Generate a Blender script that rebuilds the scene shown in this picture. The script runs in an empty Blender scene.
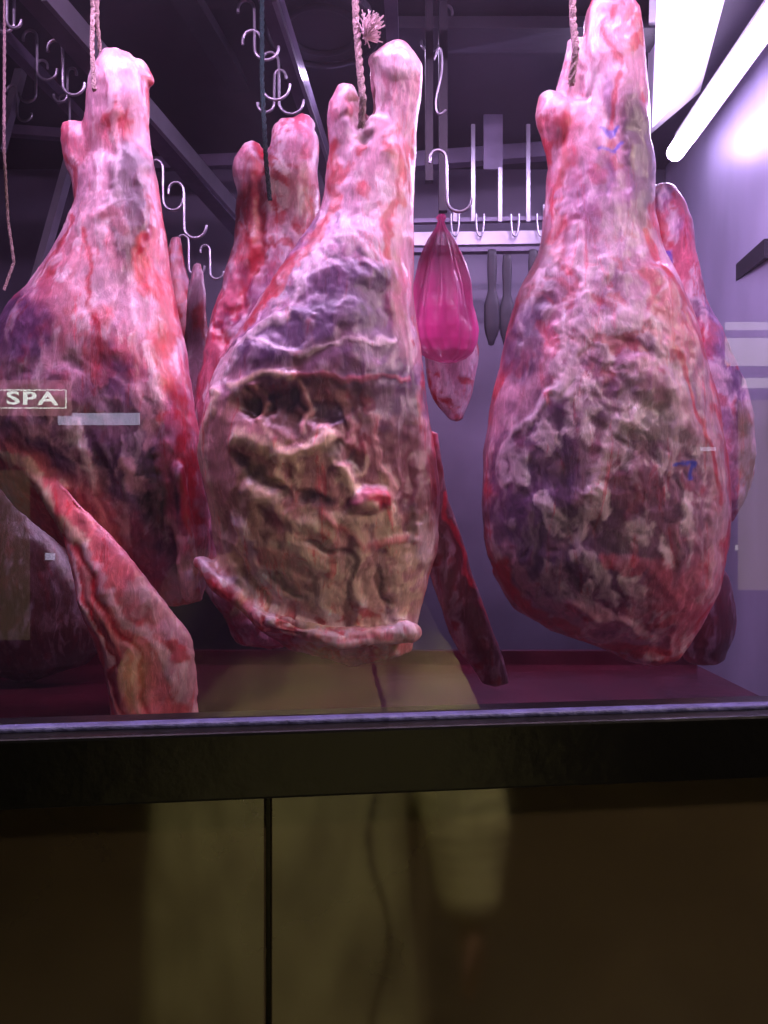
import bpy, math, numpy as np
from mathutils import Vector
S=bpy.context.scene
try: S.view_settings.view_transform='Standard'
except Exception: pass
rng=np.random.RandomState(7)
TH=math.radians(6.4); F=740.0; CZ=1.5
def W(u,v,y): return Vector(((u-384)/F*y, y, CZ-(v-512)/F*y))
ct,st=math.cos(TH),math.sin(TH)
A0=-0.75*st; B0=0.75*ct
def FR(a,b,z): return Vector((a*ct+b*st, 0.75+a*st-b*ct, z))
def VM(u,v,N):
    dx=(u-384)/F; dz=(512-v)/F
    ac=dx*ct+st; nc=-dx*st+ct
    return FR(A0+N*ac/nc, N-B0, CZ+N*dz/nc)
def srgb(c):
    return tuple((x/12.92 if x<=0.04045 else ((x+0.055)/1.055)**2.4) for x in c)
# ---------- noise
perm=rng.permutation(256); perm=np.concatenate([perm,perm,perm])
grad=rng.normal(size=(256,3)); grad/=np.linalg.norm(grad,axis=1)[:,None]
def pn(p):
    i=np.floor(p).astype(int); f=p-i; i&=255
    w=f*f*f*(f*(f*6-15)+10); out=0
    for dx in (0,1):
        wx=w[:,0] if dx else 1-w[:,0]
        for dy in (0,1):
            wy=w[:,1] if dy else 1-w[:,1]
            for dz in (0,1):
                wz=w[:,2] if dz else 1-w[:,2]
                h=perm[perm[perm[(i[:,0]+dx)&255]+((i[:,1]+dy)&255)]+((i[:,2]+dz)&255)]
                out=out+wx*wy*wz*np.einsum('ij,ij->i',grad[h],f-np.array([dx,dy,dz]))
    return out*1.6
def fbm(p,o=3):
    r=0;a=1.0
    for k in range(o):
        r=r+a*pn(p*(2**k)+k*17.3); a*=0.5
    return r
# ---------- materials
def mat(name,col,rough=0.5,metal=0.0,bump=0,bscale=60,var=0.0,emit=None,es=0,coat=0,vscale=8,alpha=None,trans=0,spec=None,stretch=None):
    m=bpy.data.materials.new(name); m.use_nodes=True; nt=m.node_tree; b=nt.nodes['Principled BSDF']
    c=srgb(col); b.inputs['Base Color'].default_value=(*c,1)
    b.inputs['Roughness'].default_value=rough; b.inputs['Metallic'].default_value=metal
    b.inputs['Coat Weight'].default_value=coat
    if spec is not None: b.inputs['Specular IOR Level'].default_value=spec
    tc=nt.nodes.new('ShaderNodeTexCoord'); src=tc.outputs['Object']
    if stretch:
        mp=nt.nodes.new('ShaderNodeMapping'); mp.inputs['Scale'].default_value=stretch
        nt.links.new(src,mp.inputs[0]); src=mp.outputs[0]
    if var>0:
        n=nt.nodes.new('ShaderNodeTexNoise'); n.inputs['Scale'].default_value=vscale; n.inputs['Detail'].default_value=6
        nt.links.new(src,n.inputs['Vector'])
        r=nt.nodes.new('ShaderNodeValToRGB')
        r.color_ramp.elements[0].position=0.3; r.color_ramp.elements[1].position=0.7
        r.color_ramp.elements[0].color=(*[x*(1-var) for x in c],1)
        r.color_ramp.elements[1].color=(*[min(1,x*(1+var)) for x in c],1)
        nt.links.new(n.outputs[0],r.inputs[0]); nt.links.new(r.outputs[0],b.inputs['Base Color'])
    if bump>0:
        n=nt.nodes.new('ShaderNodeTexNoise'); n.inputs['Scale'].default_value=bscale; n.inputs['Detail'].default_value=4
        nt.links.new(src,n.inputs['Vector'])
        bp=nt.nodes.new('ShaderNodeBump'); bp.inputs['Strength'].default_value=bump; bp.inputs['Distance'].default_value=0.01
        nt.links.new(n.outputs[0],bp.inputs['Height']); nt.links.new(bp.outputs[0],b.inputs['Normal'])
    if emit: b.inputs['Emission Color'].default_value=(*srgb(emit),1); b.inputs['Emission Strength'].default_value=es
    if alpha is not None: b.inputs['Alpha'].default_value=alpha
    if trans: b.inputs['Transmission Weight'].default_value=trans
    return m
def meatmat():
    m=bpy.data.materials.new('meat_surface'); m.use_nodes=True; nt=m.node_tree; b=nt.nodes['Principled BSDF']; L=nt.links
    at=nt.nodes.new('ShaderNodeAttribute'); at.attribute_name='Col'
    tc=nt.nodes.new('ShaderNodeTexCoord')
    mp=nt.nodes.new('ShaderNodeMapping'); mp.inputs['Scale'].default_value=(1,1,0.35); mp.inputs['Rotation'].default_value=(0,0.35,0)
    L.new(tc.outputs['Object'],mp.inputs[0])
    n=nt.nodes.new('ShaderNodeTexNoise'); n.inputs['Scale'].default_value=65; n.inputs['Detail'].default_value=9; n.inputs['Roughness'].default_value=0.72; n.inputs['Distortion'].default_value=1.2
    L.new(mp.outputs[0],n.inputs['Vector'])
    r=nt.nodes.new('ShaderNodeMapRange'); r.inputs[1].default_value=0.3; r.inputs[2].default_value=0.7; r.inputs[3].default_value=0.65; r.inputs[4].default_value=1.28
    L.new(n.outputs[0],r.inputs[0])
    mul=nt.nodes.new('ShaderNodeVectorMath'); mul.operation='SCALE'
    L.new(at.outputs['Color'],mul.inputs[0]); L.new(r.outputs[0],mul.inputs['Scale'])
    cur=mul.outputs[0]
    for rot,sc,zs,lo,hi,fc,mu,ad in ((-0.6,30,0.5,.51,.62,.6,(1.4,1.5,1.45),(.05,.04,.045)),(0.7,50,0.22,.55,.64,.8,(1.4,1.6,1.5),(.07,.055,.065)),(0.15,28,0.16,.56,.64,.75,(1.0,.2,.3),(.02,0,0)),(0.4,18,0.6,.56,.66,.4,(.6,.5,.7),(0,0,0))):
        mp2=nt.nodes.new('ShaderNodeMapping'); mp2.inputs['Scale'].default_value=(1,1,zs); mp2.inputs['Rotation'].default_value=(0,rot,0); mp2.inputs['Location'].default_value=(rot,1,0)
        L.new(tc.outputs['Object'],mp2.inputs[0])
        n2=nt.nodes.new('ShaderNodeTexNoise'); n2.inputs['Scale'].default_value=sc; n2.inputs['Detail'].default_value=10; n2.inputs['Roughness'].default_value=0.74; n2.inputs['Distortion'].default_value=0.9
        L.new(mp2.outputs[0],n2.inputs['Vector'])
        r2=nt.nodes.new('ShaderNodeMapRange'); r2.inputs[1].default_value=lo; r2.inputs[2].default_value=hi; r2.inputs[3].default_value=0; r2.inputs[4].default_value=fc
        L.new(n2.outputs[0],r2.inputs[0])
        ma=nt.nodes.new('ShaderNodeVectorMath'); ma.operation='MULTIPLY_ADD'; ma.inputs[1].default_value=mu; ma.inputs[2].default_value=ad
        L.new(cur,ma.inputs[0])
        mx=nt.nodes.new('ShaderNodeMix'); mx.data_type='RGBA'; mx.clamp_result=True
        L.new(r2.outputs[0],mx.inputs[0]); L.new(cur,mx.inputs[6]); L.new(ma.outputs[0],mx.inputs[7])
        cur=mx.outputs[2]
    L.new(cur,b.inputs['Base Color'])
    rr=nt.nodes.new('ShaderNodeMapRange'); rr.inputs[3].default_value=0.25; rr.inputs[4].default_value=0.55
    L.new(n.outputs[0],rr.inputs[0]); L.new(rr.outputs[0],b.inputs['Roughness'])
    b.inputs['Subsurface Weight'].default_value=0.08; b.inputs['Subsurface Scale'].default_value=0.01
    b.inputs['Subsurface Radius'].default_value=(1,0.3,0.25)
    b.inputs['Coat Weight'].default_value=0.6; b.inputs['Coat Roughness'].default_value=0.17
    bp=nt.nodes.new('ShaderNodeBump'); bp.inputs['Strength'].default_value=0.4; bp.inputs['Distance'].default_value=0.004
    L.new(n.outputs[0],bp.inputs['Height']); L.new(bp.outputs[0],b.inputs['Normal']); L.new(bp.outputs[0],b.inputs['Coat Normal'])
    return m
MEAT=meatmat()
def vcmat(name,rough):
    m=bpy.data.materials.new(name); m.use_nodes=True; nt=m.node_tree; b=nt.nodes['Principled BSDF']
    at=nt.nodes.new('ShaderNodeAttribute'); at.attribute_name='Col'
    nt.links.new(at.outputs['Color'],b.inputs['Base Color']); b.inputs['Roughness'].default_value=rough
    n=nt.nodes.new('ShaderNodeTexNoise'); n.inputs['Scale'].default_value=25
    bp=nt.nodes.new('ShaderNodeBump'); bp.inputs['Strength'].default_value=0.15; bp.inputs['Distance'].default_value=0.02
    nt.links.new(n.outputs[0],bp.inputs['Height']); nt.links.new(bp.outputs[0],b.inputs['Normal'])
    return m
STEEL=mat('stainless_steel',(0.66,0.64,0.68),0.3,0.8,0.1,30,0.15)
STEELD=mat('galvanised_rail',(0.42,0.38,0.46),0.45,0.4,0.15,40,0.3)
DARKM=mat('dark_painted_steel',(0.14,0.12,0.16),0.5,0.2,0.1,40,0.3)
WHITEP=mat('white_enamel',(0.8,0.78,0.8),0.4,0,0.05,40,0.05)
ROPE=mat('jute_rope',(0.7,0.58,0.58),0.9,0,0.8,300,0.3,vscale=90)
ROPEG=mat('green_twine',(0.1,0.22,0.22),0.9,0,0.8,300,0.3,vscale=90)
BLACK=mat('black_frame',(0.025,0.023,0.028),0.35,0,0.15,35,0.35,spec=.3)
# ---------- mesh utils
def newobj(name,V,Fs,m=None,smooth=False,parent=None):
    me=bpy.data.meshes.new(name); me.from_pydata([tuple(v) for v in V],[],Fs); me.update()
    o=bpy.data.objects.new(name,me); S.collection.objects.link(o)
    if m: me.materials.append(m)
    if smooth: me.polygons.foreach_set('use_smooth',[True]*len(me.polygons))
    if parent: o.parent=parent
    return o
def empty(name):
    o=bpy.data.objects.new(name,None); S.collection.objects.link(o); return o
def boxgeo(c,d):
    c=Vector(c); x,y,z=[k/2 for k in d]
    V=[c+Vector((sx*x,sy*y,sz*z)) for sx in(-1,1) for sy in(-1,1) for sz in(-1,1)]
    return V,[(0,1,3,2),(4,6,7,5),(0,4,5,1),(2,3,7,6),(0,2,6,4),(1,5,7,3)]
def box(name,c,d,m,parent=None,bev=0):
    V,Fc=boxgeo(c,d); o=newobj(name,V,Fc,m,parent=parent)
    if bev:
        b=o.modifiers.new('b','BEVEL'); b.width=bev; b.segments=2
    return o
def fbox(name,a0,a1,b0,b1,z0,z1,m,parent=None,bev=0):
    V=[FR(a,b,z) for a in(a0,a1) for b in(b1,b0) for z in(z0,z1)]
    o=newobj(name,V,[(0,1,3,2),(4,6,7,5),(0,4,5,1),(2,3,7,6),(0,2,6,4),(1,5,7,3)],m,parent=parent)
    if bev:
        k=o.modifiers.new('b','BEVEL'); k.width=bev; k.segments=2
    return o
def beam(name,p,q,w,h,m,parent=None,chan=False):
    p=Vector(p);q=Vector(q); d=(q-p).normalized(); s=d.cross(Vector((0,0,1)))
    if s.length<0.01: s=Vector((1,0,0))
    s.normalize(); t=s.cross(d).normalized()
    if chan: # U channel profile
        k=min(w,h)*0.18
        pr=[(-w/2,-h/2),(w/2,-h/2),(w/2,h/2),(w/2-k,h/2),(w/2-k,-h/2+k),(-w/2+k,-h/2+k),(-w/2+k,h/2),(-w/2,h/2)]
    else: pr=[(-w/2,-h/2),(w/2,-h/2),(w/2,h/2),(-w/2,h/2)]
    n=len(pr); V=[b+s*x+t*y for b in(p,q) for x,y in pr]
    Fc=[(i,(i+1)%n,n+(i+1)%n,n+i) for i in range(n)]+[tuple(range(n-1,-1,-1)),tuple(range(n,2*n))]
    return newobj(name,V,Fc,m,parent=parent)
def curve(name,pts,r,m,parent=None,cyc=False,typ='NURBS'):
    cu=bpy.data.curves.new(name,'CURVE'); cu.dimensions='3D'; cu.bevel_depth=r; cu.bevel_resolution=3; cu.resolution_u=8; cu.use_fill_caps=True
    sets=pts if isinstance(pts[0][0],(list,tuple,Vector)) else [pts]
    for P in sets:
        sp=cu.splines.new(typ); sp.points.add(len(P)-1)
        for i,p in enumerate(P): sp.points[i].co=(p[0],p[1],p[2],1)
        if typ=='NURBS': sp.order_u=4; sp.use_endpoint_u=True
        sp.use_cyclic_u=cyc
    cu.materials.append(m)
    o=bpy.data.objects.new(name,cu); S.collection.objects.link(o)
    if parent:o.parent=parent
    return o
def rope(name,path,r,m,parent=None):
    P=[Vector(p) for p in path]
    pts=[];
    for i in range(len(P)-1):
        n=max(2,int((P[i+1]-P[i]).length/0.004))
        pts+= [P[i].lerp(P[i+1],k/n) for k in range(n)]
    pts.append(P[-1]); out=[]
    for s in range(3):
        c=[]
        for k,p in enumerate(pts):
            q=pts[min(k+1,len(pts)-1)]-pts[max(k-1,0)]; q.normalize()
            a=q.orthogonal() if abs(q.z)<.99 else Vector((1,0,0)); a=(a-q*a.dot(q)).normalized(); b=q.cross(a)
            an=k*0.55+s*2.094
            c.append(p+(a*math.cos(an)+b*math.sin(an))*r*0.55)
        out.append(c)
    return curve(name,out,r*0.58,m,parent,typ='POLY')
def hook(name,top,h,m=None,flip=1,r=0.0028,parent=None):
    """butcher S hook hanging from point top, height h"""
    t=Vector(top); R=h*0.2; pts=[]
    for k in range(9):
        a=math.radians(200-k*25); pts.append(t+Vector((flip*(math.cos(a)*R*0.7),0,-R*.8+math.sin(a)*R*.8)))
    for k in range(12):
        a=math.radians(180+ (k*17)); 
        pts.append(t+Vector((flip*(R*0.7+R+math.cos(a)*R),0,-h+R+math.sin(a)*R)))
    return curve(name,pts,r,m or STEEL,parent)
# ---------- lofts
def loft(rows,y,dr=0.6,yo=0.0,nseg=40,step=5,sm=5,p=2.2):
    """rows: (v,uL,uR[,depthratio,yoff])"""
    R=np.array([(r[0],r[1],r[2],r[3] if len(r)>3 else dr,r[4] if len(r)>4 else yo) for r in rows],float)
    vv=np.arange(R[0,0],R[-1,0]+.1,step)
    C=[np.interp(vv,R[:,0],R[:,k]) for k in range(1,5)]
    if len(vv)>sm*2:
        k=np.ones(sm)/sm
        C=[np.convolve(np.pad(c,(sm//2,sm//2),'edge'),k,'valid') for c in C]
    s=y/F; V=[];Fc=[]
    for i,v in enumerate(vv):
        L,Rr,d,yy=[c[i] for c in C]; cx=(L+Rr)/2; rx=(Rr-L)/2
        for j in range(nseg):
            a=2*math.pi*j/nseg; ca,sa=math.cos(a),math.sin(a)
            V.append(((cx+rx*ca-384)*s, y+yy+rx*s*d*np.sign(sa)*abs(sa)**(2/p)*1.0, CZ-(v-512)*s))
    n=len(vv)
    for i in range(n-1):
        for j in range(nseg):
            k=(j+1)%nseg; Fc.append((i*nseg+j,(i+1)*nseg+j,(i+1)*nseg+k,i*nseg+k))
    for i,sg in((0,1),(n-1,-1)):
        idx=list(range(i*nseg,(i+1)*nseg)); c=np.mean([V[q] for q in idx],axis=0)
        hr=np.ptp([V[q][0] for q in idx])*0.3
        V.append((c[0],c[1],c[2]+sg*hr*0.5)); ci=len(V)-1
        for j in range(nseg):
            k=(j+1)%nseg
            Fc.append((idx[j],idx[k],ci) if sg==1 else (idx[k],idx[j],ci))
    return V,Fc
def ell(c,r,n=14):
    V=[];Fc=[];m=n*2
    for i in range(1,n):
        a=math.pi*i/n
        for j in range(m):
            b=2*math.pi*j/m; V.append((c[0]+r[0]*math.sin(a)*math.cos(b),c[1]+r[1]*math.sin(a)*math.sin(b),c[2]+r[2]*math.cos(a)))
    V+=[(c[0],c[1],c[2]+r[2]),(c[0],c[1],c[2]-r[2])]; T=len(V)-2
    for i in range(n-2):
        for j in range(m):
            k=(j+1)%m; Fc.append((i*m+j,(i+1)*m+j,(i+1)*m+k,i*m+k))
    for j in range(m):
        k=(j+1)%m; Fc.append((T,j,k)); Fc.append(((n-2)*m+k,(n-2)*m+j,T+1))
    return V,Fc
def chain(pts,flat=(1,1,1),den=0.35):
    out=[]
    for i in range(len(pts)-1):
        p=np.array(pts[i],float);q=np.array(pts[i+1],float)
        n=max(1,int(np.linalg.norm(q[:3]-p[:3])/(max(min(p[3],q[3]),.003)*den)))
        for k in range(n+1):
            w=p+(q-p)*k/n; out.append(ell(w[:3],(w[3]*flat[0],w[3]*flat[1],w[3]*flat[2]),8))
    return out
def pchain(pts,y,flat=(1,1,1)):
    return chain([(*W(u,v,y+yo),r*y/F) for u,v,yo,r in pts],flat)
def merge(name,parts,vox,smooth=4,m=None):
    V=[];Fc=[]
    for v,f in parts:
        o=len(V); V+=[tuple(map(float,x)) for x in v]; Fc+=[tuple(i+o for i in g) for g in f]
    tmp=newobj('tmp',V,Fc)
    md=tmp.modifiers.new('r','REMESH'); md.mode='VOXEL'; md.voxel_size=vox
    if smooth:
        s=tmp.modifiers.new('s','SMOOTH'); s.iterations=smooth; s.factor=0.5
    dg=bpy.context.evaluated_depsgraph_get(); dg.update()
    me=bpy.data.meshes.new_from_object(tmp.evaluated_get(dg)); me.name=name
    bpy.data.objects.remove(tmp,do_unlink=True)
    o=bpy.data.objects.new(name,me); S.collection.objects.link(o)
    me.materials.clear(); me.materials.append(m or MEAT)
    me.polygons.foreach_set('use_smooth',[True]*len(me.polygons))
    return o
def getco(me):
    n=len(me.vertices); c=np.empty(n*3); me.vertices.foreach_get('co',c); N=np.empty(n*3); me.vertices.foreach_get('normal',N)
    return c.reshape(-1,3),N.reshape(-1,3)
def setcol(me,col):
    a=me.color_attributes.new('Col','FLOAT_COLOR','POINT'); 
    a.data.foreach_set('color',np.concatenate([col,np.ones((len(col),1))],1).ravel().astype(np.float32))
C=dict(fat=(.80,.57,.65),fatw=(.94,.82,.86),pink=(.80,.38,.47),red=(.74,.08,.16),dred=(.38,.05,.1),purple=(.34,.2,.38),lil=(.60,.42,.60),
 dpur=(.23,.13,.23),cream=(.95,.80,.70),brown=(.46,.24,.25),dark=(.12,.07,.09),blue=(.08,.25,.8),grey=(.6,.53,.54),peach=(.88,.43,.45),mot=(.56,.37,.48),
 pc=(.84,.58,.58))
C={k:np.array(srgb(v)) for k,v in C.items()}
def sstep(a,b,x):
    t=np.clip((x-a)/(b-a),0,1); return t*t*(3-2*t)
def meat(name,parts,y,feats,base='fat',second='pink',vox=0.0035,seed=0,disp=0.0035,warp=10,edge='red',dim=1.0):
    o=merge(name,parts,vox,8); me=o.data; co,N=getco(me); s=y/F
    u=co[:,0]/s+384; v=512-(co[:,2]-CZ)/s
    q=co*1.0+seed*3.1
    w1=fbm(q*13,3); w2=fbm(q*13+50,3); w3=fbm(q*60+20,2)
    uu=u+w1*warp+w3*2; vv=v+w2*warp+w3*2
    streak=fbm(np.stack([uu*.075,co[:,1]*50,vv*.014],1)+seed,4)
    blot=fbm(q*7+9,4)
    m1=sstep(-.05,.55,blot+streak*.45)[:,None]
    col=C[base]*(1-m1)+C[second]*m1
    m2=sstep(.15,.45,streak)[:,None]*0.7; col=col*(1-m2)+C['fatw']*m2
    m3=sstep(.34,.56,fbm(q*16+31,4)*.85+.4*streak)[:,None]*0.8; col=col*(1-m3)+C['red']*m3
    front=sstep(-.1,.5,-N[:,1])
    side=sstep(.5,.0,np.abs(N[:,1]))*sstep(.2,.6,fbm(q*9+5,3)+.45)
    if edge: col=col*(1-side[:,None]*.75)+C[edge]*side[:,None]*.75
    h=fbm(q*7,2)*disp*1.6+streak*disp*.4+fbm(q*18+3,2)*disp*.5+w3*.0004
    for f in feats:
        if f[0]=='m':
            _,u0,v0,a,b,st_,hi,lo=f[:8]; sl=f[8] if len(f)>8 else st_
            d0=np.hypot((uu-u0)/a,(vv-v0)/b); k=sstep(1.15,.7,d0)*front
            n1=fbm(np.stack([uu*.05,vv*.03,co[:,1]*30],1)+3*seed,5); n2=fbm(np.stack([uu*.06-vv*.03,vv*.05,co[:,1]*30],1)+40+seed,5)
            k1=(k*st_*sstep(.05,.42,n1))[:,None]; k2=(k*sl*sstep(.15,.5,n2))[:,None]
            col=col*(1-k1)+C[hi]*k1; col=col*(1-k2)+C[lo]*k2
            h=h+k*(n1*.0012-n2*.0012); continue
        if f[0]=='e':
            _,u0,v0,a,b,rot,c,st_,hh=f[:9]; soft=f[9] if len(f)>9 else .35; nz=f[10] if len(f)>10 else 0
            r=math.radians(rot); du=uu-u0; dv=vv-v0
            x=(du*math.cos(r)+dv*math.sin(r))/a; z=(-du*math.sin(r)+dv*math.cos(r))/b
            d0=np.sqrt(x*x+z*z); d=d0+ nz*fbm(q*28+a,4)
            k=sstep(1+soft,1-soft,d); kh=sstep(1.3,.6,d0)
        else:
            _,P,wd,c,st_,hh=f[:6]; k=0; nz=f[6] if len(f)>6 else .3
            dd=np.full(len(uu),1e9)
            for i in range(len(P)-1):
                ax,az=P[i];bx,bz=P[i+1]; L2=(bx-ax)**2+(bz-az)**2
                t=np.clip(((uu-ax)*(bx-ax)+(vv-az)*(bz-az))/L2,0,1)
                dd=np.minimum(dd,np.hypot(uu-ax-t*(bx-ax),vv-az-t*(bz-az)))
            k=sstep(1.35,.5,dd/wd+nz*w3); kh=sstep(1.8,.1,dd/wd)
        k=k*np.where(N[:,1]<.2,1,.25)
        if c is not None:
            kk=(k*st_*(1.0-.3*sstep(.1,.5,streak))).clip(0,1)[:,None]; col=col*(1-kk)+C[c]*kk
        h=h+kh*hh*front
    co=co+N*h[:,None]
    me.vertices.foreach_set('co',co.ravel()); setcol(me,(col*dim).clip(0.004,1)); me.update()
    return o
E='e';L='l';M='m'
# ================= LEG B (centre)
yB=1.15
B_parts=[loft([(50,388,402),(56,374,413),(70,369,422),(90,369,421),(120,374,417,.75),(165,366,415,.6),(210,345,413,.45),(260,330,400,.3)],yB,.75),
 loft([(88,340,350),(96,330,364),(116,325,366),(150,328,366,.8),(190,326,382,.6),(230,315,395,.42),(270,310,390,.3)],yB,.8,-.005),
 loft([(125,336,412,.45),(160,328,414,.55),(200,325,414,.58),(230,309,412,.6),(270,277,413,.6),(300,262,413,.6),(330,243,416,.62),(360,226,421,.65),(400,205,426,.66),(450,200,432,.66),(500,206,440,.62),(550,214,438,.58),(600,232,420,.5),(635,262,415,.38),(652,300,410,.25)],yB),
 ]
B_parts+=pchain([(376,62,-.01,8),(400,54,0,12),(412,70,0,9)],yB)+pchain([(336,104,-.01,9),(350,96,0,10)],yB)
B_parts+=pchain([(203,562,-.02,10),(222,585,-.04,14),(245,604,-.05,11),(268,622,-.07,16),(300,630,-.07,11),(335,640,-.07,14),(370,636,-.06,10),(408,632,-.05,14)],yB,(1,.7,.8))
B_parts+=[loft([(430,410,440,.6),(500,415,452,.6),(580,432,478,.6),(640,455,500,.6),(690,488,515,.6)],yB,.6,.05)]
fB=[(E,335,280,56,60,-25,'lil',.7,.003,.5),(M,330,290,70,70,.6,'fatw','purple'),(E,300,345,66,24,-14,'purple',.95,.006,.25),(E,268,335,22,30,20,'lil',.6,0),(E,375,330,32,62,8,'purple',.8,.004,.5,.3),(E,345,295,44,18,-20,'purple',.7,.003,.5,.3),(E,400,290,14,50,4,'pink',.6,.002,.5),
 (E,385,235,22,40,0,'fatw',.4,0),(E,330,378,105,17,6,'purple',.7,.003,.4,.4),(L,[(300,325),(250,355),(222,400)],5,'fatw',.8,.003),(L,[(262,354),(320,365),(390,350)],2.5,'fatw',.7,.001,.8),  # pale ellipse on the upper right thigh is sheen painted in colour
 (L,[(395,150),(398,210),(388,260)],5,'red',.8,0),(L,[(335,150),(335,220),(300,270),(250,330)],6,'red',.9,0),(L,[(362,85),(362,150)],6,'dred',.9,-.01),
 (E,395,70,22,16,0,'fatw',.6,.002),(E,345,110,14,18,0,'pink',.7,.002),(E,410,175,7,30,0,'red',.8,0),
 (E,322,510,104,126,0,'brown',.8,-.012,.25,.3),(E,315,565,98,76,5,'pc',.9,0,.4,.8),(E,300,475,70,34,10,'pc',.7,0,.5,.9),(E,250,530,34,60,-15,'cream',.7,.002,.5,.8),(E,350,590,60,36,0,'cream',.5,.001,.5,.8),
 (M,322,530,105,115,.85,'cream','dred',.55),
 (E,300,412,62,20,-6,'brown',.95,-.010,.4,.6),(E,278,410,30,15,-10,'dark',.9,-.009,.4,.5),(E,330,418,24,12,12,'dpur',.9,-.006,.4,.5),(E,398,405,28,30,10,'purple',.8,-.003,.4,.5),(E,398,465,24,34,0,'brown',.7,-.004,.5,.6),(E,234,462,18,50,0,'pc',.85,.002,.4,.4),
 (L,[(262,398),(275,412),(270,430)],4,'pc',.8,.005),(L,[(305,396),(312,414),(302,430)],4,'pc',.8,.005),
 (L,[(222,405),(212,450),(225,520),(238,590)],6,'cream',.8,.004),(L,[(240,395),(270,383),(300,386)],4,'cream',.8,.002),(L,[(300,386),(360,388),(410,380)],3,'pink',.7,.001),
 (L,[(250,450),(285,455),(325,448),(350,478),(366,500)],8,'cream',.95,.006,.8),(E,373,503,15,14,20,'pink',.95,.013,.3),(E,377,503,10,9,0,'red',.75,0),
 (L,[(366,512),(335,532),(300,522),(262,492)],8,'cream',.85,.004,.9),(L,[(372,520),(352,560),(356,612)],7,'cream',.85,.004,.9),(L,[(300,540),(328,575),(322,625)],10,'cream',.85,.004,.9),(L,[(252,520),(264,570),(300,606)],7,'fatw',.8,.003,.9),
 (L,[(388,520),(408,560),(400,615)],9,'cream',.85,.004,.9),(L,[(330,520),(365,544),(405,532)],4,'peach',.6,.002),(E,285,560,22,12,30,'peach',.6,0,.5,.6),
 (L,[(345,400),(354,440),(345,470)],4,'pc',.7,.002),(L,[(375,425),(385,470),(390,500)],4,'pc',.7,.002),
 (E,272,482,26,8,40,'dark',.8,-.006,.4,.5),(E,318,500,18,7,20,'dpur',.75,-.004,.5,.5),(E,350,575,5,24,10,'brown',.8,-.004),(E,347,462,16,8,10,'dark',.7,-.004,.4,.5),(E,383,585,5,24,-10,'dred',.7,-.004),(E,290,585,20,4,30,'dred',.7,-.003,.4,.5),(E,330,548,24,4,12,'brown',.7,-.003,.5,.5),(E,240,560,5,24,-20,'dred',.7,-.003),(E,410,500,8,40,0,'dred',.6,-.003,.5,.5),
 (L,[(410,440),(425,500),(430,540)],6,'brown',.5,0),(L,[(425,385),(434,450),(441,520),(436,560)],6,'red',.9,.002),(E,425,540,14,30,0,'fatw',.6,.004,.5,.7),
 (L,[(195,560),(240,602),(300,632),(360,642),(415,636)],14,'pink',.85,.001),(L,[(200,568),(250,614),(310,640),(380,645)],6,'red',.95,0,.8),(L,[(205,556),(250,590),(310,618)],4,'fatw',.9,.002,.9),(E,400,622,16,10,0,'fatw',.8,.003,.4,.5),(L,[(300,638),(350,636),(400,646)],4,'fatw',.7,.002,.9),
 (M,310,625,110,30,.8,'fatw','red'),
 (L,[(440,470),(462,580),(500,690)],20,'dred',.95,0,.1),(L,[(450,500),(475,590),(505,660)],3,'red',.9,.0)]  # wide dark red stroke paints the shade on the hanging flap
legB=meat('hanging_beef_leg',B_parts,yB,fB,seed=1,vox=.0028)
# ================= LEG C (right)
yC=1.15
C_parts=[loft([(-8,598,622),(5,588,638),(50,580,645),(100,580,648),(150,572,650,.6),(200,562,650,.45),(250,560,640,.3)],yC,.75),
 loft([(98,542,556),(108,538,570),(130,538,580,.8),(155,545,590,.6),(190,552,620,.45),(230,560,620,.3)],yC,.8,-.005),
 loft([(40,566,585),(70,560,590),(110,552,590,.6),(150,556,600,.4)],yC,.8,0.0),
 loft([(110,556,645,.4),(150,550,650,.55),(200,546,652,.58),(250,536,663,.6),(300,517,682,.6),(350,503,700,.6),(400,490,713,.58),(450,482,723,.56),(500,481,727,.54),(550,487,725,.5),(580,498,720,.46),(605,516,712,.42),(630,550,698,.36),(650,605,684,.28),(662,640,672,.25)],yC)]
C_parts+=pchain([(500,572,.02,8),(520,600,.02,10),(555,625,.0,7),(640,650,0,7)],yC)
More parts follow.
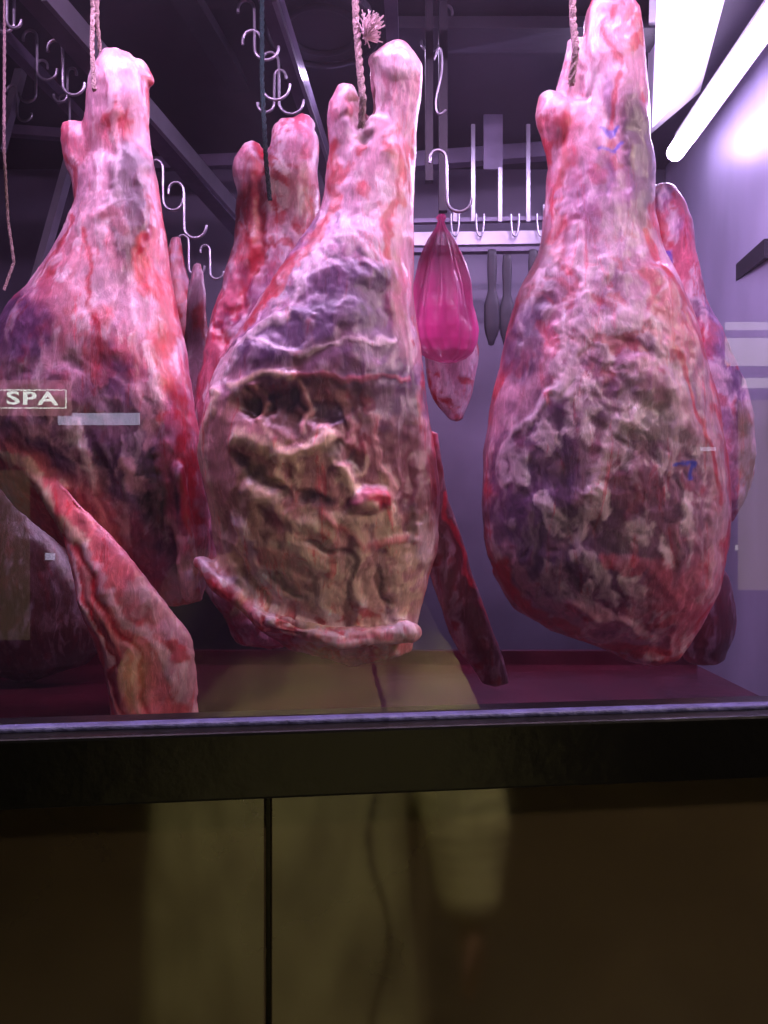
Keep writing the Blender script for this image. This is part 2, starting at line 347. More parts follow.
fC=[(E,633,165,17,64,-3,'dpur',.85,.005,.3),(E,526,300,21,66,12,'dred',.95,.003,.3),(E,520,350,15,40,12,'purple',.8,0),(E,600,60,26,50,0,'fatw',.3,.0),(E,560,125,18,22,0,'pink',.6,.002),
 (E,595,230,36,56,8,'lil',.6,.002,.5),(E,600,320,54,54,10,'lil',.5,.003,.6,.4),(E,590,260,14,40,15,'fatw',.5,.001,.6,.7),(E,600,340,40,14,-35,'fatw',.6,.001,.6,.8),(E,660,340,26,60,-15,'pink',.6,.003,.5,.4),
 (E,600,475,102,105,0,'mot',.85,-.003,.35,.6),(E,632,418,50,38,10,'grey',.6,.003,.5,.6),(E,520,505,38,70,5,'purple',.85,-.002,.35,.5),(E,580,560,66,50,0,'purple',.7,-.002,.5,.8),(E,560,430,22,50,15,'purple',.6,0,.5,.8),
 (E,650,520,34,52,10,'mot',.7,0,.5,.6),(E,672,590,40,50,0,'pink',.7,.003,.5,.5),
 (M,595,480,105,125,.85,'fatw','dpur',.6),(M,600,330,80,90,.6,'fatw','red',.5),
 (L,[(560,240),(580,330),(545,400),(510,430),(495,480)],5,'fatw',.6,.002,.8),(L,[(650,215),(680,290),(705,370),(722,470),(718,560),(695,640)],7,'red',.95,0),
 (L,[(560,120),(562,190),(545,250)],4,'red',.8,0),(L,[(598,430),(572,500),(560,540),(600,590)],6,'fatw',.6,.002,.9),(L,[(610,380),(650,400),(690,450),(705,520),(690,590)],11,'fat',.7,.003,.7),
 (L,[(590,560),(640,565),(668,610),(665,650)],6,'pink',.7,.002,.8),(L,[(498,565),(540,618),(600,645),(665,656)],6,'red',.9,.0),(L,[(560,600),(600,612),(640,640)],6,'fat',.6,.002,.9),(L,[(510,560),(550,600),(610,620)],5,'fat',.6,.002,.9),
 (L,[(630,350),(655,420),(650,480)],5,'fatw',.5,.002,.8),(L,[(600,100),(603,145),(596,200)],5,'lil',.6,-.001),(L,[(640,240),(655,300),(690,360)],4,'red',.9,0),(L,[(655,360),(680,420),(700,500)],3,'red',.9,0),(L,[(605,20),(612,90),(600,160)],3,'red',.7,0),
 (L,[(592,142),(602,150),(612,143)],2.2,'blue',.8,0,.1),(L,[(592,160),(604,165),(614,158)],2.2,'blue',.7,0,.1),(L,[(654,470),(668,465),(670,480)],2.5,'blue',.85,0,.1)]
legC=meat('hanging_beef_leg',C_parts,yC,fC,seed=2,vox=.0028)
# ================= LEG A (left)
yA=1.2
A_parts=[loft([(54,105,125),(60,96,138),(75,92,148),(95,88,147),(125,84,146,.7),(170,80,150,.55),(220,80,150,.4),(260,85,140,.3)],yA,.75),
 loft([(124,64,78),(134,60,92),(155,64,98,.7),(185,74,115,.5),(215,80,120,.35)],yA,.75,-.005),
 loft([(120,88,146,.5),(170,78,155,.58),(200,79,160,.6),(240,60,166,.6),(280,35,171,.6),(310,12,176,.6),(350,-4,185,.6),(400,-16,194,.6),(450,-18,200,.55),(500,10,206,.45),(545,60,208,.35),(580,110,205,.25),(600,150,200,.18)],yA)]
A_parts+=pchain([(-12,440,-.06,7),(40,474,-.08,10),(78,530,-.09,18),(112,590,-.10,34),(148,655,-.08,44),(156,712,-.07,42)],yA,(1,.28,1))
A_parts+=pchain([(176,470,-.05,9),(183,530,-.04,12),(190,590,-.03,10)],yA,(1,.6,1))
A_parts+=pchain([(140,68,0,8),(149,80,0,6)],yA)
fA=[(E,138,212,18,70,-4,'dpur',.85,.006,.25),(E,36,335,42,46,-30,'purple',.9,.003,.4,.2),(E,125,325,9,15,0,'red',.85,.002),(E,105,280,30,70,0,'fatw',.3,.002,.5),
 (L,[(66,160),(80,230),(55,285)],3,'red',.7,0),(L,[(100,240),(105,300),(135,380)],3,'red',.8,0),(L,[(150,250),(172,330),(190,430),(200,520)],7,'red',.95,0),
 (E,140,440,34,78,-8,'purple',.85,-.002,.4,.4),(E,70,420,64,42,15,'mot',.85,.002,.4,.4),(E,85,490,50,55,0,'purple',.85,-.004,.5,.4),(E,170,500,20,66,-5,'dpur',.9,-.005,.3,.3),
 (M,90,440,110,100,.7,'fat','dpur',.5),
 (E,140,560,30,50,-15,'purple',.6,-.003,.4),(L,[(100,430),(104,500),(120,560)],5,'fatw',.7,.002,.8),(L,[(122,120),(124,200),(115,260)],4,'fatw',.5,.002),
 (L,[(-12,440),(40,474),(80,530)],26,'peach',.9,0,.1),(L,[(80,530),(118,600),(154,720)],50,'peach',.95,0,.1),(L,[(-5,444),(40,466),(85,515),(110,545)],5,'cream',.85,.002,.9),(L,[(60,500),(85,570),(110,650),(125,720)],4,'fatw',.7,.001,.8),(L,[(110,545),(150,600),(190,670)],4,'fatw',.6,.001,.8),
 (L,[(85,530),(120,600),(150,720)],2.5,'red',.8,-.001),(L,[(100,540),(145,610),(175,720)],2.5,'red',.8,-.001),(L,[(75,540),(98,620),(118,720)],2.5,'red',.8,-.001),(L,[(92,540),(125,630),(140,720)],3,'fatw',.7,.001,.8),(L,[(110,560),(150,640),(165,720)],3,'pc',.7,.001),(L,[(15,460),(55,500),(72,560)],4,'red',.7,0),
 (L,[(178,530),(188,560),(195,600)],8,'pc',.8,.002,.8),(L,[(175,440),(180,520)],5,'pink',.6,.002),(E,148,78,9,9,0,'red',.95,0),(E,110,75,16,16,0,'fatw',.5,0)]
legA=meat('hanging_beef_leg',A_parts,yA,fA,seed=3)
# ================= LEG D (behind, between)
yD=1.55
D_parts=[loft([(122,282,300),(130,272,314),(145,270,318),(175,272,317),(200,268,318,.6),(250,262,312,.4)],yD,.8),
 loft([(145,247,258),(155,236,266),(175,232,270,.75),(195,238,280,.5),(225,240,290,.4)],yD,.8,-.005),
 loft([(155,248,312,.35),(180,238,316,.5),(205,236,318),(250,232,312),(290,222,300),(330,208,300),(380,200,300),(430,195,310),(520,190,330),(600,210,320),(640,240,300)],yD,.6)]
D_parts+=pchain([(280,132,-.01,9),(302,126,0,10)],yD)
fD=[(E,250,230,12,60,5,'red',.6,0),(E,292,160,18,26,0,'fat',.6,.003),(E,295,235,14,50,0,'fat',.6,0),(M,275,200,45,90,.8,'fatw','red'),(L,[(268,150),(262,250),(225,340)],6,'red',.9,-.010),(E,270,330,40,50,0,'purple',.7,0,.4,.4),(E,244,175,12,20,0,'fat',.7,0)]
meat('hanging_beef_leg',D_parts,yD,fD,base='pink',second='fat',vox=.0042,seed=4,disp=.006,dim=.95)
# ================= LEG E (behind right)
yE=1.48
E_parts=[loft([(186,655,670),(194,650,682),(220,652,690),(250,656,695),(300,668,706),(330,672,722),(360,675,735),(400,680,748),(450,682,752),(500,682,742),(525,690,728)],yE,.7),
 loft([(380,734,748),(400,732,754),(440,732,758),(480,728,756),(510,716,742),(525,712,724)],yE,.8,.02),
 loft([(560,690,715),(580,676,728),(610,672,733),(640,674,732),(662,690,720)],yE,.8)]
fE=[(L,[(650,200),(662,270),(700,330)],5,'red',.6,0),(L,[(690,200),(702,290),(738,360),(750,430)],4,'red',.6,0),(E,705,615,40,58,0,'dred',.98,0),(L,[(662,245),(668,255),(664,268)],2.5,'blue',.9,0,.1),(M,710,400,50,120,.7,'fatw','purple'),
 (L,[(742,385),(750,440),(744,500)],5,'fatw',.9,.002),(E,735,450,10,50,-5,'dred',.7,0),(E,710,440,20,60,-10,'fat',.5,0)]
meat('hanging_beef_leg',E_parts,yE,fE,base='pink',second='lil',vox=.0042,seed=5)
# ================= far cuts
yG=1.9
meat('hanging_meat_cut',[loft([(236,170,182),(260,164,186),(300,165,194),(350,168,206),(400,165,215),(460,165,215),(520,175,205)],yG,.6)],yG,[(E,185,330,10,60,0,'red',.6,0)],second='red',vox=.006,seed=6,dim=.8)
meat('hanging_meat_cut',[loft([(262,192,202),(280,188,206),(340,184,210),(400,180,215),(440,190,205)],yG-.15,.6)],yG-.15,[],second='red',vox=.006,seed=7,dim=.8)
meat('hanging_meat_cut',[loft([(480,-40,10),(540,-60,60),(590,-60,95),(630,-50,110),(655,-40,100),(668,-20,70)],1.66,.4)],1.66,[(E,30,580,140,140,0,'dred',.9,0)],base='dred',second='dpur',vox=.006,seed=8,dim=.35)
meat('hanging_meat_cut',[loft([(300,428,450),(330,424,476),(360,424,478),(390,430,474),(410,440,466),(420,452,462)],1.72,.6)],1.72,[(L,[(440,370),(455,410)],6,'fatw',.9,.002),(E,468,350,6,30,0,'fatw',.7,0),(M,450,380,30,40,.8,'fatw','red')],second='red',vox=.004,seed=12)
# ================= pink bag
yP=1.6
def bag():
    V=[];Fc=[];n=96;rows=[(214,2,442),(218,4,441),(222,2.4,441),(228,4,441),(240,10,441),(260,18,441),(285,25,442),(310,31,442),(330,33.5,443),(342,32,444),(352,27,446),(358,19,447),(363,6,448)]
    vv=np.arange(214,363.5,1.5); rr=np.interp(vv,[r[0] for r in rows],[r[1] for r in rows]); cc=np.interp(vv,[r[0] for r in rows],[r[2] for r in rows])
    ph=rng.rand(12)*6
    for v,r,cx in zip(vv,rr,cc):
        f=1-sstep(225,335,v)
        for j in range(n):
            a=2*math.pi*j/n; k=1+ (.04+.17*f)*math.sin(a*7+v*.012)+(.04+.12*f)*math.sin(a*15+1+v*.02)+(.02+.06*f)*math.sin(a*27+2)+.02*math.sin(v*.1+a*3)+.04*(1-f)*math.sin(a*11+v*.06+ph[0])
            p=W(cx+r*k*math.cos(a),v,yP); V.append((p.x,yP+r*.6*k*math.sin(a)*yP/F,p.z))
    m=len(vv)
    for i in range(m-1):
        for j in range(n): Fc.append((i*n+j,(i+1)*n+j,(i+1)*n+(j+1)%n,i*n+(j+1)%n))
    Fc.append(tuple(range(n-1,-1,-1))); Fc.append(tuple(range((m-1)*n,m*n)))
    mm=mat('magenta_plastic',(.88,.22,.55),.35,0,1.0,40,.4,coat=.2,stretch=(1,1,.2),vscale=18,alpha=.68)
    return newobj('pink_plastic_bag',V,Fc,mm,True)
bag()
# ================= ropes / hooks
rope('hanging_rope',[W(89,-110,1.2),W(93,10,1.19),W(92,45,1.17),W(94,90,1.14)],.0035,ROPE)
rope('hanging_rope',[W(98,-110,1.2),W(97,20,1.2),W(101,60,1.22)],.0032,ROPE)
rope('hanging_rope',[W(353,-110,1.15),W(356,20,1.13),W(360,70,1.11),W(363,100,1.10),W(361,128,1.12)],.0052,ROPE)
rope('hanging_rope',[W(570,-110,1.15),W(573,20,1.13),W(576,50,1.11),W(571,85,1.12)],.0052,ROPE)
rope('hanging_rope',[W(5,-60,1.5),W(4,150,1.5),W(8,220,1.5),W(14,262,1.5),W(4,290,1.5)],.0028,ROPE)
rope('green_twine_loop',[W(262,-60,1.5),W(262,80,1.5),W(266,160,1.48),W(270,200,1.48)],.0045,ROPEG)
tf=[]
for k in range(160):
    p=W(364,38,1.12); d=Vector((rng.normal()*.008+.014,rng.normal()*.01,rng.normal()*.009+.02)); 
    tf.append([p,p+d*.5+Vector((rng.normal(),rng.normal(),rng.normal()))*.003,p+d+Vector((rng.normal(),rng.normal(),rng.normal()))*.005])
curve('frayed_rope_tuft',tf,.0009,mat('rope_fibre',(.85,.74,.76),.9))
def H(u,v,h,y,flip=1,r=.0034): hook('butcher_hook',W(u,v,y),h*y/F,flip=flip,r=r)
for a in [(2,-8,36,1.5,1),(20,-12,44,1.6,-1),(55,40,55,1.6,1),(72,68,34,1.8,-1),(42,60,42,1.9,-1),(30,30,50,1.7,1),(64,95,40,1.9,1),(12,85,36,2.0,1),
          (252,30,70,1.6,1),(270,52,62,1.7,1),(280,70,42,1.7,-1),(246,0,60,1.6,1),(156,160,50,1.75,1),(176,182,56,1.75,1),(183,235,40,1.9,1),(205,245,34,1.9,1),
          (438,150,62,1.6,1),(446,5,46,1.8,-1)]: H(*a)
curve('butcher_hook',[W(434,60,1.6),W(440,40,1.6),W(443,60,1.6),W(441,80,1.6),W(434,100,1.6),W(437,120,1.6),W(446,110,1.6)],.0025,STEEL)
# ================= room
CEIL=mat('ceiling_paint',(.18,.16,.21),.6,0,.1,20,.4,vscale=3)
BW=mat('back_wall_panel',(.44,.41,.48),.4,0.2,.08,6,.25,vscale=3)
RW=mat('brushed_steel_wall',(.74,.71,.82),.4,.4,.15,8,.12,stretch=(1,1,.3))
FL=mat('floor_tiles',(.3,.27,.27),.5,0,.1,20,.2)
ZC=2.75; YB=2.7; XR=1.02; XL=-1.7
box('wall_back',(-.34,YB+.05,ZC/2),(2.9,.1,ZC),BW)
box('wall_right',(XR+.05,1.78,ZC/2),(.1,1.8,ZC),RW)
box('wall_left',(XL-.05,1.72,ZC/2),(.1,2.0,ZC),mat('dark_wall',(.17,.15,.18),.6,0,.1,10,.3))
box('ceiling',(-.34,1.78,ZC+.05),(2.9,1.84,.1),CEIL)
box('floor',(-.34,1.78,-.03),(2.9,1.84,.06),FL)
box('hanging_rail',(-.34,1.17,2.47),(2.6,.03,.05),STEEL)
box('hanging_rail',(-.34,1.56,2.62),(2.6,.03,.05),STEELD)
beam('ceiling_rail',W(30,-12,1.45),W(245,235,2.6),.05,.04,STEELD,chan=True)
beam('ceiling_rail',W(44,-12,1.44),W(252,228,2.58),.012,.05,STEEL)
beam('ceiling_rail',W(268,-10,1.6),W(332,182,2.6),.045,.04,STEELD,chan=True)
beam('ceiling_rail',W(274,-10,1.58),W(336,180,2.58),.01,.05,STEEL)
beam('ceiling_rail',W(-70,-40,1.45),W(120,160,2.6),.03,.03,STEELD)
beam('ceiling_rail',W(175,-20,1.6),W(262,120,2.5),.06,.03,DARKM,chan=True)
beam('ceiling_rail',W(390,-20,1.6),W(398,150,2.6),.03,.03,STEELD,chan=True)
beam('wall_post',W(73,150,2.1),W(34,290,2.1),.035,.02,STEEL)
beam('wall_post',W(45,-20,2.1),W(0,150,2.1),.03,.02,STEEL)
beam('rail_hanger_post',W(429,-60,1.75),W(429,182,1.75),.018,.02,DARKM)
beam('rail_hanger_post',W(443,-60,1.75),W(443,212,1.75),.02,.02,DARKM)
beam('cross_beam',W(300,18,2.0),W(640,2,2.0),.05,.025,DARKM)
beam('cross_beam',W(405,162,2.5),W(560,150,2.5),.04,.05,STEELD)
beam('cross_beam',W(120,95,2.4),W(330,88,2.4),.04,.03,STEELD)
beam('cross_beam',W(140,165,2.5),W(250,160,2.5),.03,.04,STEELD)
beam('cross_beam',W(0,130,2.4),W(130,140,2.4),.03,.03,STEELD)
beam('cross_beam',W(530,0,1.9),W(515,120,2.6),.02,.02,STEELD)
beam('cross_beam',W(455,75,2.3),W(545,60,2.3),.02,.03,STEELD)
box('equipment_cabinet',(-.75,2.5,.95),(1.5,.36,1.9),mat('dark_cabinet',(.17,.14,.16),.45,.3,.1,20,.3),None,.01)
# tool rack
tr=empty('tool_rack'); yR=2.3
beam('rail',W(408,240,yR),W(548,238,yR),.02,.04,STEEL,tr); beam('rail_low',W(408,252,yR),W(548,250,yR),.03,.012,STEELD,tr); beam('rail_top',W(405,222,yR),W(548,219,yR),.02,.012,STEELD,tr)
for u,a in((473,125),(500,168),(528,125),(455,210),(545,205)):
    beam('rod',W(u,a,yR-.01),W(u,222,yR-.01),.012,.012,STEEL,tr)
beam('plate',W(493,112,yR+.03),W(493,170,yR+.03),.06,.01,STEELD,tr)
for u in (455,480,515,541):
    curve('clip',[W(u-4,214,yR-.03),W(u-4,232,yR-.03),W(u,240,yR-.03),W(u+4,232,yR-.03),W(u+4,214,yR-.03)],.003,STEEL,tr)
for (u,v0,v1) in((492,250,345),(507,255,345),(533,250,320)):
    kn=empty('butcher_knife')
    r=[(v0,u-4,u+4),(v0+12,u-5,u+5),(v0+45,u-4,u+4),(v0+50,u-8,u+8),(v1-15,u-8,u+8),(v1,u-3,u+1)]
    V,Fc=loft(r,2.28,.35,nseg=16,sm=3); newobj('handle',V,Fc,DARKM,True,kn)
for u,v,y in((322,34,1.85),):
    e=empty('ceiling_vent'); p=W(u,v,y); p.z=ZC-.03
    for k,rr in enumerate((.14,.09)):
        bpy.ops.mesh.primitive_torus_add(location=(p.x,p.y,p.z-.02+k*.003),major_radius=rr,minor_radius=.008); t=bpy.context.object; t.name='ring'; t.data.materials.append(CEIL); t.parent=e
    bpy.ops.mesh.primitive_cylinder_add(location=(p.x,p.y,p.z),radius=.13,depth=.03); t=bpy.context.object; t.name='body'; t.data.materials.append(CEIL); t.parent=e
# lamps
LAMP=mat('lamp_tube',(1,1,1),.5,emit=(.88,.78,1),es=17)
f1=empty('fluorescent_lamp'); p,q=W(800,-25,1.55),W(675,153,2.3)
curve('tube',[p,q],.027,LAMP,f1,typ='POLY')
up=Vector((.03,0,.045)); beam('housing',p+up,q+up,.06,.03,WHITEP,f1)
f2=empty('ceiling_light_panel')
def quadbox(name,P,h,m,par):
    V=[Vector(p) for p in P]+[Vector(p)+Vector((0,0,h)) for p in P]
    return newobj(name,V,[(0,1,2,3),(7,6,5,4),(0,4,5,1),(1,5,6,2),(2,6,7,3),(3,7,4,0)],m,parent=par)
zz=ZC-.045
def onz(u,v,z=zz):
    y=(z-CZ)*F/(512-v); return W(u,v,y)
quadbox('diffuser',[onz(657,-10),onz(722,-10),onz(694,85),onz(652,128)],.012,mat('lamp_diffuser',(1,1,1),.5,emit=(.82,.72,1),es=1.4),f2)
quadbox('housing',[onz(650,-20,ZC-.033),onz(730,-20,ZC-.033),onz(700,92,ZC-.033),onz(646,138,ZC-.033)],.032,WHITEP,f2)
beam('shelf_edge_rail',W(770,248,1.95),W(700,308,2.5),.03,.05,DARKM)
beam('shelf_edge_rail',W(775,280,1.95),W(705,325,2.5),.02,.02,STEEL)
# display tray
tray=empty('display_tray')
TR=mat('reddened_tray_steel',(.30,.09,.14),.25,.3,.25,25,.35)  # red reflection of the meat is put into the base colour
box('base',(-.3,1.42,1.10),(2.2,.95,.02),TR,tray,.004); box('lip_back',(-.3,1.9,1.125),(2.2,.02,.04),TR,tray)
for x in(-1.3,.7):
    for y in(1.05,1.8): box('leg',(x,y,.545),(.05,.05,1.09),STEELD,tray)
# window front (rotated frame)
win=empty('window_1')
G=bpy.data.materials.new('window_glass'); G.use_nodes=True; nt=G.node_tree; nt.nodes.clear()
o_=nt.nodes.new('ShaderNodeOutputMaterial'); mx=nt.nodes.new('ShaderNodeMixShader'); tb=nt.nodes.new('ShaderNodeBsdfTransparent'); gb=nt.nodes.new('ShaderNodeBsdfGlossy')
tb.inputs[0].default_value=(.97,.97,.97,1); gb.inputs['Roughness'].default_value=0.0; mx.inputs[0].default_value=.10
nt.links.new(tb.outputs[0],mx.inputs[1]); nt.links.new(gb.outputs[0],mx.inputs[2])
# streaky translucent layer mixed into the pane to give it haze
tl=nt.nodes.new('ShaderNodeBsdfTranslucent'); tl.inputs[0].default_value=(.9,.88,.95,1)
tcg=nt.nodes.new('ShaderNodeTexCoord'); mg=nt.nodes.new('ShaderNodeMapping'); mg.inputs['Scale'].default_value=(1,1,.35); mg.inputs['Rotation'].default_value=(0,.6,0)
ng=nt.nodes.new('ShaderNodeTexNoise'); ng.inputs['Scale'].default_value=4; ng.inputs['Detail'].default_value=5
rg=nt.nodes.new('ShaderNodeMapRange'); rg.inputs[1].default_value=.3; rg.inputs[2].default_value=.75; rg.inputs[3].default_value=.008; rg.inputs[4].default_value=.04
nt.links.new(tcg.outputs['Object'],mg.inputs[0]); nt.links.new(mg.outputs[0],ng.inputs['Vector']); nt.links.new(ng.outputs[0],rg.inputs[0])
mx2=nt.nodes.new('ShaderNodeMixShader'); nt.links.new(rg.outputs[0],mx2.inputs[0]); nt.links.new(mx.outputs[0],mx2.inputs[1]); nt.links.new(tl.outputs[0],mx2.inputs[2])
nt.links.new(mx2.outputs[0],o_.inputs[0])
newobj('pane',[FR(-1.5,0,1.28),FR(.98,0,1.28),FR(.98,0,2.75),FR(-1.5,0,2.75)],[(0,1,2,3)],G,parent=win)
fbox('sill_rail',-1.5,.98,-.05,.03,1.225,1.290,BLACK,win,.003)
fbox('sill_seal',-1.5,.98,-.008,.008,1.289,1.2945,mat('silicone_seal',(.32,.32,.5),.5,0,.4,120,.4,vscale=40),win,.002)
fbox('frame_top',-1.5,.98,-.03,.03,2.7,2.8,BLACK,win); fbox('frame_left',-1.56,-1.5,-.03,.03,1.22,2.8,BLACK,win); fbox('frame_right',.98,1.04,-.03,.03,1.22,2.8,BLACK,win)
PAN=mat('polished_dark_panel',(.25,.215,.14),.07,0,.01,6,.4,coat=.0,vscale=3,spec=.9)
sx=VM(268,850,B0); aS=(sx.x*ct+(sx.y-.75)*st)
wf=empty('wall_front')
fbox('panel_left',-1.56,aS-.0022,-.03,0.0,0,1.222,PAN,wf,.002); fbox('panel_right',aS+.0022,1.04,-.03,0,0,1.222,PAN,wf,.002); fbox('backing',-1.56,1.04,-.05,-.03,0,1.222,BLACK,wf)
fbox('trim_1',-1.56,1.04,-.03,.012,0,.1,BLACK)
fbox('shop_fascia',-1.7,1.2,-.05,.08,2.82,3.3,BLACK)
# ---------- street side
PAV=mat('pavement',(.2,.19,.17),.8,0,.4,40,.3)
fbox('pavement',-6,6,.0,7,-.05,0,PAV)
FAC=mat('facade_stucco',(.3,.27,.2),.85,0,.3,15,.3)
fac=empty('building_facade')
fbox('masonry',-7,7,6.0,6.3,0,6,FAC,fac)
NF=6.0+B0
def facrect(name,u0,v0,u1,v1,m,par,off=.02):
    N=NF-off
    P=[VM(u0,v1,N),VM(u1,v1,N),VM(u1,v0,N),VM(u0,v0,N)]
    return newobj(name,P,[(0,1,2,3)],m,parent=par)
GLOW=mat('lit_shop_window',(.6,.5,.3),.6,emit=(.9,.85,.85),es=3)
GLOWD=mat('dim_shop_window',(.6,.5,.3),.6,emit=(.9,.8,.6),es=.9)
GLOWV=mat('faint_shop_window',(.6,.5,.3),.6,emit=(.8,.75,.55),es=.3)
GLOWW=mat('lit_sign_strip',(.8,.8,.8),.6,emit=(.85,.85,1),es=3.2)
for r in((725,322,800,330),(725,338,800,366),(742,378,800,388),(745,480,800,486),(735,545,800,550)):
    facrect('lit_window',*r,GLOW,fac)
facrect('lit_window',738,400,800,590,GLOWD,fac,.03)
for r in ((0,470,30,640),(405,385,425,425),(622,400,668,440)): facrect('lit_window',*r,GLOWV,fac,.03)
for r in((58,413,140,425),(45,553,55,560),(700,447,716,451)): facrect('lit_strip',*r,GLOWW,fac,.04)
sg=empty('street_sign')
facrect('board',-30,380,72,416,mat('sign_board',(.35,.2,.16),.6,emit=(.75,.5,.55),es=2),sg,.3)
TX=mat('sign_letters',(.9,.9,.9),.6,emit=(.95,1,.97),es=8)
cu=bpy.data.curves.new('letters','FONT'); cu.body='SPA'; cu.size=.15; cu.align_x='CENTER'; cu.align_y='CENTER'; cu.materials.append(TX); cu.offset=.003; cu.extrude=.004; cu.space_character=1.15
tx=bpy.data.objects.new('letters',cu); S.collection.objects.link(tx); tx.parent=sg
c=VM(32,399,NF-.36); tx.location=c
tx.rotation_euler=(math.radians(90),0,TH); tx.scale=(1.5,1,1)
Nn=NF-.33
P=[VM(-30,390,Nn),VM(66,390,Nn),VM(66,408,Nn),VM(-30,408,Nn)]
curve('border',[P],.005,TX,sg,cyc=True,typ='POLY')
# ================= photographer
def photographer():
    a=A0-.03; b0=B0
    def p(da,db,z,r):
        w=FR(a+da,b0+db,z); return (w.x,w.y,w.z,r)
    parts=[]
    def tor(rows):
        V=[];Fc=[];n=40
        for z,ra,rb,db in rows:
            for j in range(n):
                t=2*math.pi*j/n; V.append(tuple(FR(a+ra*math.cos(t),b0+db+rb*math.sin(t),z)))
        m=len(rows)
        for i in range(m-1):
            for j in range(n): Fc.append((i*n+j,(i+1)*n+j,(i+1)*n+(j+1)%n,i*n+(j+1)%n))
        Fc.append(tuple(range(n-1,-1,-1))); Fc.append(tuple(range((m-1)*n,m*n)))
        return V,Fc
    parts.append(tor([(.3,.34,.2,.27),(.6,.33,.19,.27),(.8,.315,.18,.27),(1.0,.29,.165,.27),(1.15,.26,.155,.27),(1.28,.245,.14,.27),(1.36,.215,.115,.28),(1.41,.13,.08,.29),(1.44,.07,.06,.29)]))
    parts+=chain([p(0,.29,1.40,.06),p(0,.275,1.50,.055)])
    parts.append(ell(FR(a,b0+.28,1.62),(.078,.095,.115))); parts.append(ell(FR(a,b0+.235,1.565),(.055,.06,.06)))
    parts.append(ell(FR(a,b0+.178,1.60),(.013,.018,.024),8))
    for s in(-1,1): parts.append(ell(FR(a+s*.08,b0+.285,1.61),(.012,.02,.032),8))
    parts+=chain([p(.2,.28,1.33,.085),p(.30,.25,1.14,.10),p(.37,.20,.95,.11),p(.40,.14,.80,.10),p(.40,.10,.68,.075)])
    parts+=chain([p(-.2,.28,1.33,.085),p(-.32,.26,1.12,.075),p(-.3,.22,1.08,.07),p(-.19,.1,1.27,.055),p(-.125,.055,1.37,.045)])
    hx=-.055; hy=-.09; hz=-.09
    parts+=chain([p(.455+hx,.19+hy,.72+hz,.03),p(.46+hx,.17+hy,.64+hz,.036)],(.7,1,1))
    for k,(l,o) in enumerate(((.07,-.03),(.08,-.01),(.075,.01),(.06,.03))):
        parts+=chain([p(.46+hx,.17+o+hy,.63+hz,.0105),p(.455+hx,.165+o+hy,.63-l*.55+hz,.0095),p(.442+hx,.16+o+hy,.63-l+hz,.008)])
    parts+=chain([p(.45+hx,.14+hy,.68+hz,.013),p(.435+hx,.12+hy,.64+hz,.011),p(.428+hx,.118+hy,.61+hz,.009)])
    parts+=chain([p(-.09,.05,1.39,.03),p(-.065,.045,1.455,.034)],(1,.6,1))
    for k in range(4):
        z=1.445+k*.022; parts+=chain([p(-.07,.045,z,.0105),p(-.062,.02,z+.004,.0095),p(-.058,.012,z+.005,.008)])
    parts+=chain([p(-.055,.06,1.45,.013),p(-.03,.045,1.47,.011),p(-.02,.038,1.49,.009)])
    for s in(-1,1):
        parts+=chain([p(s*.1,.28,.75,.1),p(s*.11,.27,.48,.07),p(s*.11,.29,.12,.05),p(s*.11,.27,.05,.05)])
        parts+=chain([p(s*.115,.30,.045,.045),p(s*.125,.12,.035,.036)])
    o=merge('photographer',parts,.007,3,vcmat('clothing_and_skin',.8)); me=o.data; co,N=getco(me)
    ra=(co[:,0]*ct+(co[:,1]-.75)*st)-a; z=co[:,2]; bb=-( -co[:,0]*st+(co[:,1]-.75)*ct)-b0
    coat=np.array(srgb((.70,.68,.48))); skin=np.array(srgb((.42,.28,.23))); hair=np.array(srgb((.08,.06,.05))); tr_=np.array(srgb((.12,.12,.15))); sh=np.array(srgb((.05,.05,.05)))
    col=np.tile(coat,(len(co),1))
    top_dark=sstep(1.12,1.24,z+.02*fbm(co*9,2))[:,None]; col=col*(1-top_dark)+np.array(srgb((.2,.17,.16)))*top_dark  # shade put into the upper coat colour so its reflection fades out
    col[z<.31]=tr_; col[z<.09]=sh; col[z>1.435]=skin
    col[(z>1.435)&(((z>1.665))|((bb>.29)&(z>1.53)&(np.abs(ra)<.082)))]=hair
    col[(ra>.345)&(z<.625)]=skin; col[(ra<-.03)&(bb<.085)&(z>1.375)]=skin
    zip_=(np.abs(ra-.2-.02*np.sin(z*14))<.006)&(z<1.2)&(z>.31)&(bb<.25); col[zip_]=np.array(srgb((.2,.18,.14)))
    fold=fbm(co*np.array([9,9,3]),2); ok=(z<1.4)&(z>.31); co[ok]+=N[ok]*(fold[ok]*.014)[:,None]
    me.vertices.foreach_set('co',co.ravel()); setcol(me,col); me.update()
    EY=mat('eye_white',(.5,.5,.5),.2); IR=mat('iris',(.15,.08,.04),.2); LP=mat('lips',(.45,.22,.2),.5)
    for s in(-1,1):
        V,Fc=ell(FR(a+s*.031,b0+.203,1.625),(.012,.012,.009),8); newobj('eye',V,Fc,EY,True,o)
        V,Fc=ell(FR(a+s*.031,b0+.193,1.625),(.005,.005,.005),8); newobj('iris',V,Fc,IR,True,o)
        V,Fc=ell(FR(a+s*.031,b0+.197,1.645),(.018,.006,.004),8); newobj('brow',V,Fc,IR,True,o)
    V,Fc=ell(FR(a,b0+.182,1.56),(.022,.008,.007),8); newobj('lips',V,Fc,LP,True,o)
    return o
photographer()
fbox('smartphone',A0-.075,A0+.075,B0+.012,B0+.021,1.455,1.53,BLACK,None,.003)
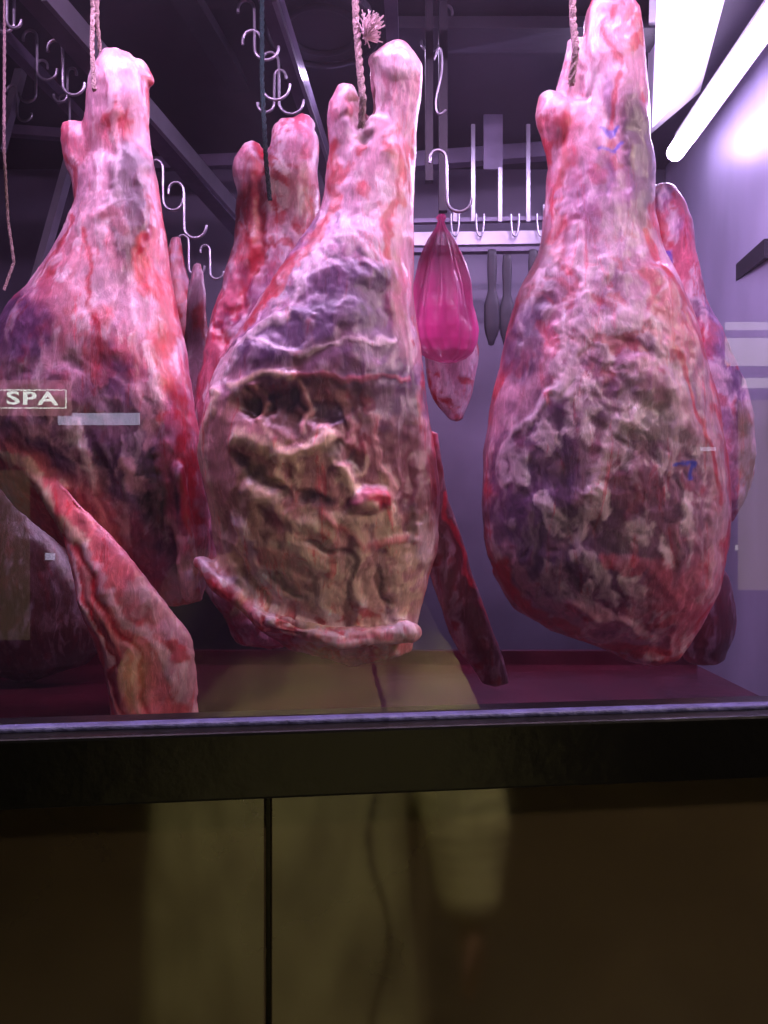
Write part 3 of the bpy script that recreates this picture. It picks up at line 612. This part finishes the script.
# ================= lights
def area(name,loc,target,sx,sy,e,col,par=None):
    l=bpy.data.lights.new(name,'AREA'); l.shape='RECTANGLE'; l.size=sx; l.size_y=sy; l.energy=e; l.color=col
    o=bpy.data.objects.new(name,l); S.collection.objects.link(o); o.location=loc
    o.rotation_euler=(Vector(target)-Vector(loc)).to_track_quat('-Z','Y').to_euler()
    if par:o.parent=par
    return o
PUR=(.86,.54,1.0)
dl=empty('display_lamp'); box('housing',(-.1,.98,2.72),(1.7,.1,.04),DARKM,dl)
area('lamp',(-.1,.94,2.69),(-.1,1.25,1.4),1.6,.08,30,PUR,dl)
dl2=empty('display_lamp'); box('housing',(.2,1.9,2.725),(1.0,.1,.03),CEIL,dl2)
area('lamp',(.2,1.9,2.70),(.3,2.2,1.6),.9,.08,7,(.74,.56,1),dl2)
area('lamp',tuple((p+q)/2+Vector((-.04,0,-.04))),(.1,1.2,1.7),.6,.05,9,(.78,.58,1),f1)
# unseen post lamp, added to brighten panel and meat from the right
sl=empty('added_post_lamp'); b=FR(3.4,2.2,0)
curve('post',[b,b+Vector((0,0,3.3)),b+Vector((-.05,.1,3.6)),b+Vector((-.3,.3,3.7))],.04,DARKM,sl)
hd=b+Vector((-.35,.35,3.68)); box('head',hd,(.35,.2,.08),DARKM,sl)
area('fill_light',tuple(hd-Vector((0,0,.06))),tuple(FR(-.3,0,1.0)),.3,.15,120,(1,.76,.66),sl)
# unseen spots added above the window to light the photographer's front
fl=empty('added_fill_spots')
for aa in(-.75,.45):
    ps=FR(aa,.14,2.95); box('can',ps+Vector((0,0,.05)),(.1,.1,.1),DARKM,fl)
    l=bpy.data.lights.new('spot','SPOT'); l.energy=250; l.color=(1,.92,.54); l.spot_size=math.radians(50); l.spot_blend=.7; l.shadow_soft_size=.05
    o=bpy.data.objects.new('spot',l); S.collection.objects.link(o); o.location=ps-Vector((0,0,.02)); o.parent=fl
    o.rotation_euler=(FR(A0,B0+.25,.35)-ps).to_track_quat('-Z','Y').to_euler()
wd=bpy.data.worlds.new('night'); S.world=wd; wd.use_nodes=True; wd.node_tree.nodes['Background'].inputs[0].default_value=(.5,.42,.6,1); wd.node_tree.nodes['Background'].inputs[1].default_value=.02
cam=bpy.data.cameras.new('camera'); cam.sensor_fit='AUTO'; cam.sensor_width=36; cam.lens=36*F/1024; cam.clip_start=.01
co_=bpy.data.objects.new('camera',cam); S.collection.objects.link(co_); co_.location=(0,0,CZ); co_.rotation_euler=(math.radians(90),0,0); S.camera=co_
